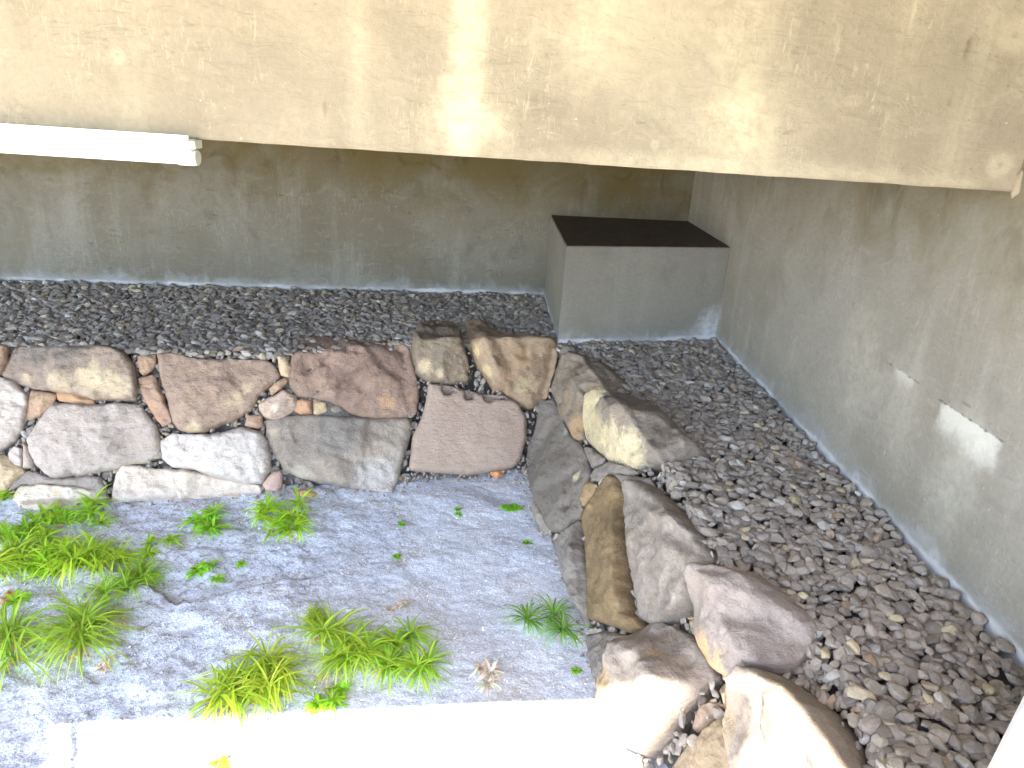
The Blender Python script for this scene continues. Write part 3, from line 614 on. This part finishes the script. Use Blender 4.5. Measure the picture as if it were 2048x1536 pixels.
    for (p, r, amt, c) in k.get('sp', []):
        pp = k['cf']([p])[0] if k.get('cf') else p
        if pip(pp[0], pp[1], op) or True:
            b, _ = T(pp); sp.append((b+N*dome*.8, r, amt, c))
    big = area > 4000
    g_ = (1.11, 1.00, .91) if idx <= 30 else (.90, .84, .77)
    cols = [tuple(c*g*k.get('val', 1) for c, g in zip(cc_, g_)) for cc_ in cols]
    mat = rock_mat('sandstone', cols[0], cols[1], ochre=k.get('ochre', (.40, .28, .16)), och=k.get('och', .35)*.55, pal=k.get('pal', .35), pale=tuple(min(.75, c*1.6) for c in cols[1]), seed=idx*.73, spots=sp, tilt=(rnd.uniform(.5, 1.2), rnd.uniform(.5, 1.2), rnd.uniform(.5, 1.3)))
    o = link('boulder' if big else 'wall_stone', me, mat, label=lab, category='boulder' if big else 'stone', group='stones of the dry wall around the pit')
    o.location = cenp
CF = {id(f): f for f in (cA, cB, cC, cD)}
for i, (lab, poly, cols, dome, er, k) in enumerate(ST):
    # crop frame for the marks: find which crop the polygon came from
    x, y = poly[0]
    k = dict(k)
    k['cf'] = cP
    if i <= 20: k['cf'] = cA
    elif i <= 30: k['cf'] = cB
    elif 'sp' in k or 'ridge' in k: k['cf'] = cC if i <= 39 else cD
    build_stone(i, lab, poly, cols, dome, er, k)

# ------------------------------------------------------------------ unseen deck added overhead, shaped so the sun reaches only the patch
SB = BVHTree.FromPolygons(SV, SF)
def up(P, z=DECK+.002): return P + SUN_DIR*((z-P.z)/SUN_DIR.z)
def hit(p):
    h = SB.ray_cast(C0, ray(p).normalized())
    return h[0] if h[0] is not None else T(p)[0]
def V2(p): return Vector((p.x, p.y))
a0, a1 = up(onz((210, 1445), -H2)), up(onz((1215, 1400), -H2))
d2, d3, d4 = up(hit((1392, 1383))), up(hit((1505, 1352))), up(hit((1562, 1372)))
d5, d6 = up(hit((1625, 1450)), DECK+.002), up(hit((1685, 1530)))
print('deck', [tuple(round(c, 3) for c in q[:2]) for q in (a0, a1, d2, d3, d4, d5, d6)])
fd = V2(a0-a1).normalized(); sd = V2(d6-d5).normalized()
def sun_blocker(name, pts, th=.22, **k): return link(name, prism(name, [p[:2] for p in pts], DECK+.002, DECK+th), M_DECK, **k)
sun_blocker('shade_deck', [V2(a0)+fd*7, V2(a1), V2(d2), V2(d3), V2(d4), Vector((8, d4.y)), Vector((8, 9)), Vector((-8, 9))], label='unseen deck over the gravel beds, edge shaped to shade the pit', category='roof')  # added out of view; front edge projected up from the wanted shadow line
sun_blocker('shade_deck', [V2(d4)-Vector((0, .003)), V2(d5), V2(d6), V2(d6)+sd*1.5, Vector((8, d6.y-1.5)), Vector((8, d4.y-.003))], label='unseen side deck added to shade the gravel on the right', category='roof')  # added out of view to keep the sun off the right gravel
g = [up(hit(p), DECK+.01) for p in ((1394, 1384), (1345, 1440), (1290, 1520), (1275, 1600), (1470, 1610), (1478, 1530), (1496, 1470), (1512, 1430), (1500, 1385))]
print('bracket', [tuple(round(c, 3) for c in q[:2]) for q in g])
sun_blocker('shade_plate', g, .015, label='unseen flat plate added to shade the brown rough boulder', category='bracket')  # added blocker, cut so its shadow covers the brown boulder and joints
l0, l1 = up(onz((104, 1460), -H2), DECK+.03), up(onz((96, 1536), -H2), DECK+.03); ld = V2(l1-l0).normalized()
lA = V2(x2(l0, l1, a0, a1))
sun_blocker('shade_joist', [lA, lA+ld*2.5, lA+ld*2.5+fd*.5, lA+fd*.5], .03, label='unseen wide joist added to shade the left of the pit', category='beam')  # added out of view, shades the floor left of the sun patch
m0, m1 = V2(x2(up(onz((156, 1465), -H2), DECK+.03), up(onz((149, 1536), -H2), DECK+.03), a0, a1)), V2(x2(up(onz((130, 1465), -H2), DECK+.01), up(onz((124, 1536), -H2), DECK+.01), a0, a1))
sun_blocker('shade_bar', [m0, m0+ld*2.5, m1+ld*2.5, m1], .03, label='unseen narrow bar added to cast a thin shadow strip', category='sun blocker')  # added thin blocker for the narrow shadow at the patch's left end

# ------------------------------------------------------------------ loose stones (gravel)
def pebble_variants(n, seed, sub=2):
    vs = []
    for q in range(n):
        r = random.Random(seed+q); bm = bmesh.new(); bmesh.ops.create_icosphere(bm, subdivisions=sub, radius=1)
        sx, sy, sz = r.uniform(1.15, 1.6), r.uniform(.85, 1.25), r.uniform(.45, .75)
        planes = []
        for _ in range(11):
            d = Vector((r.gauss(0, 1), r.gauss(0, 1), r.gauss(0, 1))).normalized(); planes.append((d, r.uniform(.50, .82)))
        for v in bm.verts:
            c = v.co.copy()
            for d, o in planes:
                e = c.dot(d)
                if e > o: c -= d*(e-o)*.98
            c *= 1+.05*noise.noise(c*2+Vector((q, 0, 0)))
            v.co = Vector((c.x*sx, c.y*sy, c.z*sz))
        bm.verts.ensure_lookup_table()
        V = np.array([v.co[:] for v in bm.verts]); Fc = np.array([[v.index for v in f.verts] for f in bm.faces]); bm.free(); vs.append((V, Fc))
    return vs
VAR = pebble_variants(28, 100)
PAL = [(.185, .170, .158), (.20, .186, .175), (.165, .153, .145), (.215, .200, .186), (.185, .178, .175), (.22, .202, .18), (.15, .138, .129), (.20, .184, .168)]
ACC = [(.30, .27, .21), (.33, .33, .33), (.24, .19, .15), (.33, .30, .22), (.29, .285, .285)]
def scatter(name, items, mat, label=None):
    Vs, Fs, Cs = [], [], []; off = 0
    for (P, s, rot, q, col) in items:
        V, Fc = VAR[q]; Rm = np.array(rot)
        Vs.append(V @ Rm.T * s + np.array(P)); Fs.append(Fc+off); off += len(V); Cs.append(np.tile(np.array((*col, 1.0)), (len(V), 1)))
    V = np.concatenate(Vs); Fa = np.concatenate(Fs); Cc = np.concatenate(Cs)
    me = bpy.data.meshes.new(name); me.vertices.add(len(V)); me.vertices.foreach_set('co', V.astype(np.float32).ravel())
    me.loops.add(Fa.size); me.loops.foreach_set('vertex_index', Fa.astype(np.int32).ravel())
    me.polygons.add(len(Fa)); me.polygons.foreach_set('loop_start', np.arange(0, Fa.size, 3, dtype=np.int32))
    me.polygons.foreach_set('use_smooth', np.zeros(len(Fa), bool)); me.update(calc_edges=True)
    ca = me.color_attributes.new('tint', 'FLOAT_COLOR', 'POINT'); ca.data.foreach_set('color', Cc.astype(np.float32).ravel())
    me.validate()
    o = link(name, me, mat, kind='stuff')
    if label: o['label'] = label; o['category'] = 'gravel'
    return o
M = NT('gravel_stone'); t = M.attr('tint'); f = M.noise(90, 5, .7); lay = M.noise(1, 4, .6, vec=M.scale(M.pos, (120, 150, 260)))
c = M.mix(M.ramp(f, .3, .75), t, M.mix(1.0, t, (1.35, 1.3, 1.25), 'MULTIPLY'))
c = M.mix(M.math('MULTIPLY', M.ramp(lay, .5, .72), .35), c, (.30, .28, .26))
M_GRAV = M.done(c, M.bump(M.math('ADD', f, lay), .45, .006), .78)

def rrot(rnd, tilt):
    e = Vector((rnd.gauss(0, tilt), rnd.gauss(0, tilt), rnd.uniform(0, 6.283)))
    return Matrix.Rotation(e.x, 3, 'X') @ Matrix.Rotation(e.y, 3, 'Y') @ Matrix.Rotation(e.z, 3, 'Z')
def col_of(rnd, p):
    c = rnd.choice(PAL) if rnd.random() > p else rnd.choice(ACC)
    k = rnd.uniform(.92, 1.22); return (c[0]*k*1.04, c[1]*k, c[2]*k*.95)
rnd = random.Random(11); items = []
top2 = [(p.x, p.y) for p in tops]
bed = top2 + [(RWF.x, RWF.y), (K.x, K.y), (bwL.x, bwL.y)]
pier2 = [(p[0], p[1]) for p in pts]
def in_pier(x, y, m=0):
    return pip(x, y, pier2)
def und(x, y): return .014*noise.noise(Vector((x*1.7, y*1.7, 0)))
for layer, (sp_, zoff) in enumerate(((.043, -.018), (.0345, 0.0))):
    y = 0.9; row = 0
    while y < 5.6:
        near = y < 2.9
        x = -3.4+(sp_/2 if row % 2 else 0)
        while x < 1.75:
            px, py = x+rnd.uniform(-.38, .38)*sp_, y+rnd.uniform(-.38, .38)*sp_
            x += sp_
            if not pip(px, py, bed) or in_pier(px, py): continue
            q = proj((px, py, 0))
            if not (-80 < q[0] < 2130 and 500 < q[1] < 1640): continue
            if (Vector((px, py, 0))-rw0).dot(rn) < .018: continue
            if (Vector((px, py, 0))-K).dot(bn) < .018: continue
            s = rnd.choice((.013, .018, .021, .024, .028))*rnd.uniform(.88, 1.12)*(.96 if near else 1.0)
            # a few heap up against the walls
            dw = min((Vector((px, py, 0))-rw0).dot(rn), (Vector((px, py, 0))-K).dot(bn))
            z = zoff+und(px, py)+rnd.uniform(-.006, .008)+max(0, .05-dw)*.35
            warm = .10
            items.append(((px, py, z), s, rrot(rnd, .24 if layer else .5), rnd.randrange(28), col_of(rnd, warm)))
        y += sp_*.87; row += 1
print('gravel', len(items))
scatter('gravel', items, M_GRAV, 'grey and brown gravel bed between the stone wall and the concrete walls')

# small rubble in the joints of the wall
items = []; tries = 0
PB = [(min(a for a, _ in p), max(a for a, _ in p), min(b for _, b in p), max(b for _, b in p)) for p in POLYS]
def in_stone(x, y):
    for p, bb in zip(POLYS, PB):
        if bb[0] <= x <= bb[1] and bb[2] <= y <= bb[3] and pip(x, y, p): return True
    return False
bank = TOP[:] + BOT[::-1]
def bank_at(): pass
while tries < 26000:
    tries += 1
    x, y = rnd.uniform(-60, 1860), rnd.uniform(670, 1600)
    if not pip(x, y, bank) or in_stone(x, y): continue
    b, nn = T((x, y)); big = rnd.random() < .38
    if x > 1290 and y > 1370 and rnd.random() < .6: continue
    s = rnd.uniform(.007, .014) if not big else rnd.uniform(.013, .022)
    items.append((b-nn*rnd.uniform(.0, .045), s, rrot(rnd, 1.2), rnd.randrange(28), col_of(rnd, .15)))
print('rubble', len(items))
scatter('rubble', items, M_GRAV, 'small dark rubble packed into the joints of the stone wall')

# ------------------------------------------------------------------ grass tufts
def leaf_mat(name, a, b, dry=(.45, .36, .12)):
    M = NT(name); t = M.attr('tint'); f = M.noise(12, 3)
    c = M.mix(f, a, b); c = M.mix(1.0, c, t, 'MULTIPLY')
    M.b.inputs['Roughness'].default_value = .45
    tr = M.t.nodes.new('ShaderNodeBsdfTranslucent'); M.put(tr.inputs[0], M.mix(1.0, c, (1.3, 1.35, .6), 'MULTIPLY'))
    mx = M.t.nodes.new('ShaderNodeMixShader'); mx.inputs[0].default_value = .35
    M.done(c); out = M.t.nodes['Material Output']
    M.t.links.new(M.b.outputs[0], mx.inputs[1]); M.t.links.new(tr.outputs[0], mx.inputs[2]); M.t.links.new(mx.outputs[0], out.inputs[0]); return M.m
M_LEAF = leaf_mat('grass_leaf', (.28, .54, .035), (.44, .68, .06))
M_LEAF2 = leaf_mat('grass_leaf_olive', (.25, .41, .045), (.43, .58, .08))
M_DEAD = leaf_mat('dead_leaf', (.62, .56, .50), (.74, .70, .66))
M_STRAW = leaf_mat('straw_leaf', (.46, .34, .16), (.56, .44, .24))
def blades(specs):
    """specs: origin, azimuth, length, rise, droop, width, tint"""
    V, Fc, Cc = [], [], []
    for (o, az, L, rise, droop, wd, tint, curl) in specs:
        n = 8; base = len(V); h = Vector((math.cos(az), math.sin(az), 0)); sd_ = Vector((-h.y, h.x, 0))
        for i in range(n+1):
            t = i/n; a = rise*(1-t)-droop*t
            if i == 0: p = Vector(o); 
            else: p = p + (h*math.cos(a)+Vector((0, 0, math.sin(a)))+sd_*curl*t)*(L/n)
            ww = wd*(min(1, .45+t*2.2))*(1-t**2.4)+.0002
            V += [p-sd_*ww+Vector((0, 0, ww*.35)), p, p+sd_*ww+Vector((0, 0, ww*.35))]
            k = .75+.35*t; Cc += [(tint[0]*k, tint[1]*k, tint[2]*k, 1)]*3
            if i: 
                c_ = base+3*i; Fc += [(c_-3, c_-2, c_+1, c_), (c_-2, c_-1, c_+2, c_+1)]
    me = mesh('blades', V, Fc, True); ca = me.color_attributes.new('tint', 'FLOAT_COLOR', 'POINT'); ca.data.foreach_set('color', np.array(Cc, dtype=np.float32).ravel()); return me
def on_floor(x, y):
    P = onz((x, y), -H2)
    for _ in range(3): P = onz((x, y), FZ(P.x, P.y))
    return P
def tuft(lab, x, y, wpx, hpx, nros, style='broad', tint=(1, 1, 1), straw=2, group='green grass tufts growing on the pit floor', dead=False, name='grass_tuft', cat='grass tuft'):
    P = on_floor(x, y); rnd = random.Random(int(x*31+y)); d = (P-C0).length; m = d/F_PX
    rw, rh = wpx*m/2*1.12, hpx*m/2/.62*1.05
    sp, st = [], []
    for r_ in range(nros):
        if nros == 1: ox = oy = 0
        else:
            a = rnd.uniform(0, 6.283); q = math.sqrt(rnd.random())*.62; ox, oy = math.cos(a)*q*rw, math.sin(a)*q*rh
        z0 = FZ(P.x+ox, P.y+oy)-P.z
        bl_ = min(rw, rh)*(.95 if nros == 1 else .62); 
        if style == 'broad': nb, wd, ln = rnd.randint(18, 24), .0055, (.6, 1.15)
        else: nb, wd, ln = rnd.randint(30, 40), .0034, (1.0, 1.9)
        hh = rnd.uniform(.015, .05)*(bl_/.12)
        for b_ in range(nb):
            az = rnd.uniform(0, 6.283); L = max(.025, bl_*rnd.uniform(*ln)); k = rnd.uniform(.75, 1.3); y_ = rnd.uniform(.9, 1.25)
            rise = rnd.uniform(.1, 1.15) if style == 'broad' else rnd.uniform(.4, 1.35)
            droop = rnd.uniform(.0, .8) if style == 'broad' else rnd.uniform(.3, 1.3)
            s_ = (Vector((ox+rnd.gauss(0, .004), oy+rnd.gauss(0, .004), z0+hh*rnd.uniform(.0, 1))), az, L, rise, droop, wd*rnd.uniform(.7, 1.25)*(1 if bl_ > .05 else .7), (tint[0]*k*y_, tint[1]*k, tint[2]*k), rnd.uniform(-.35, .35))
            sp.append(s_)
        for _ in range(straw):
            az = rnd.uniform(0, 6.283)
            sp.append((Vector((ox, oy, z0+.006)), az, bl_*rnd.uniform(.4, .9), rnd.uniform(.0, .3), rnd.uniform(.1, .4), .0025, (.9, .9, .9) if dead else (2.6, 1.0, 3.0), rnd.uniform(-.6, .6)))
    o = link(name, blades(sp), M_DEAD if dead else (M_LEAF if style == 'broad' else M_LEAF2), label=lab, category=cat, group=group)
    o.location = P
B, Nn = 'broad', 'narrow'
tuft('broad bright tuft at the top of the left patch below the whitish base stone', 180, 1035, 120, 80, 5, B, (1, 1.05, 1))
tuft('bright tuft left of the topmost one in the left patch', 115, 1052, 110, 70, 5, B)
tuft('bright tuft near the frame edge in the upper left patch', 40, 1075, 120, 80, 7, B, (.95, 1, 1))
tuft('dense bright tuft in the centre of the left patch', 120, 1110, 155, 105, 10, B, (1.05, 1, .9))
tuft('grassy tuft cut by the left frame edge', 5, 1145, 120, 120, 6, Nn, (1.3, 1.3, 1))
tuft('small tuft at the lower edge of the left patch beside the orange dry blades', 35, 1195, 80, 50, 2, B, (.9, 1, 1))
tuft('spreading tuft right of the centre of the left patch', 190, 1130, 130, 90, 5, Nn, (1.35, 1.35, .9))
tuft('darker tuft at the right end of the left patch', 240, 1160, 110, 90, 5, Nn, (1.0, 1.15, 1))
tuft('small bright tuft alone right of the left patch', 315, 1095, 80, 55, 3, B)
tuft('round bright tuft below the long cream base stone', 415, 1045, 115, 70, 6, B, (.85, 1, 1))
tuft('widest bright tuft below the pink cobble', 570, 1040, 150, 95, 9, B, (1.1, 1.08, .9))
tuft('little tuft above the ledge crack in the rock', 395, 1142, 80, 45, 3, B, (.8, .95, 1))
tuft('tiny tuft sitting on the ledge crack', 437, 1168, 45, 32, 2, B, (.8, .95, 1))
tuft('tiny round tuft between the ledge crack and the widest tuft', 472, 1132, 32, 24, 2, B, (.85, 1, 1))
tuft('large olive tuft of long arching blades at the lower left', 95, 1285, 190, 160, 9, Nn, (1.05, 1.1, 1), 5)
tuft('large olive tuft at the sunlight edge with a bright yellow base', 505, 1385, 170, 120, 9, Nn, (1.15, 1.1, .9), 5)
tuft('bright tuft straddling the sunlight edge right of the olive one', 655, 1400, 115, 55, 5, B, (.9, 1, 1), 3)
tuft('long-bladed tuft in the group of three in front of the sunlit floor', 695, 1290, 150, 110, 7, Nn, (1.1, 1.15, .9), 5)
tuft('right-hand tuft of the long-bladed group with blades reaching right', 815, 1310, 130, 110, 6, Nn, (1.0, 1.15, .9), 4)
tuft('thin sparse wisp of grass above the long-bladed group', 655, 1235, 80, 50, 2, Nn, (1.2, 1.15, 1), 4)
tuft('dark green tuft growing alone near the right boulders', 1088, 1255, 115, 85, 3, Nn, (.55, .80, .9), 1)
tuft('low mossy green patch at the foot of the large slate', 1022, 1018, 48, 22, 8, B, (.75, 1, .8), 1)
tuft('single stem of grass at the left frame edge by the whitish base stone', 8, 1000, 70, 40, 1, B)
tuft('small tuft standing in the sunlit floor at the bottom', 455, 1522, 40, 40, 2, Nn, (1.2, 1.1, .8), 0)
for (x, y) in ((917, 1030), (915, 1020), (793, 1114), (1053, 1087), (802, 1050), (1150, 1343)):
    tuft('tiny green sprout on the bare rock floor', x, y, 13, 10, 1, B, (.6, .8, .8), 0, group='tiny green sprouts dotted over the rock floor', name='sprout', cat='sprout')
for i, (x, y, w, h, l) in enumerate(((240, 1252, 38, 24, 'dried white rosette right of the large lower left tuft'), (222, 1330, 42, 30, 'dried white rosette below the large lower left tuft'), (645, 1368, 42, 34, 'dried white rosette between the two tufts at the sunlight edge'), (790, 1215, 60, 28, 'dried greyish rosette above the long-bladed group'), (970, 1360, 90, 60, 'dried brownish rosette near the sunlit floor edge'), (765, 1340, 40, 30, 'dried white rosette left of the right-hand long-bladed tuft'))):
    tuft(l, x, y, w, h, 3, B, (.95, .95, 1), 2 if i != 4 else 8, group='dried rosettes on the pit floor', dead=True, name='dried_tuft', cat='dried plant')
tuft('orange dry blades at the left frame edge below the green patch', 2, 1205, 50, 40, 2, B, (.8, .55, .3), 6, group='dried rosettes on the pit floor', dead=True, name='dried_tuft', cat='dried plant')
# grit and pebbles on the floor
items = []
for _ in range(900):
    x, y = rnd.uniform(0, 1230), rnd.uniform(960, 1530)
    if pip(x, y, bank): continue
    P = on_floor(x, y); items.append(((P.x, P.y, P.z+.001), rnd.uniform(.0025, .006), rrot(rnd, .5), rnd.randrange(28), rnd.choice([(.5, .52, .58), (.6, .6, .62), (.3, .3, .3), (.4, .37, .34)])))
for _ in range(260):                        # larger bits gather at the foot of the wall
    i = rnd.randrange(1, 12); a, b = Vector(BOT[i]), Vector(BOT[i+1]); q = a.lerp(b, rnd.random())
    q = q + (Vector((rnd.uniform(-3, 3), abs(rnd.gauss(0, 12)))) if i < 6 else Vector((-abs(rnd.gauss(0, 10)), rnd.uniform(-3, 3))))
    P = on_floor(q.x, q.y); items.append(((P.x, P.y, P.z+.002), rnd.uniform(.004, .011), rrot(rnd, .6), rnd.randrange(28), col_of(rnd, .4)))
scatter('grit', items, M_GRAV, 'loose grit strewn over the rock floor')
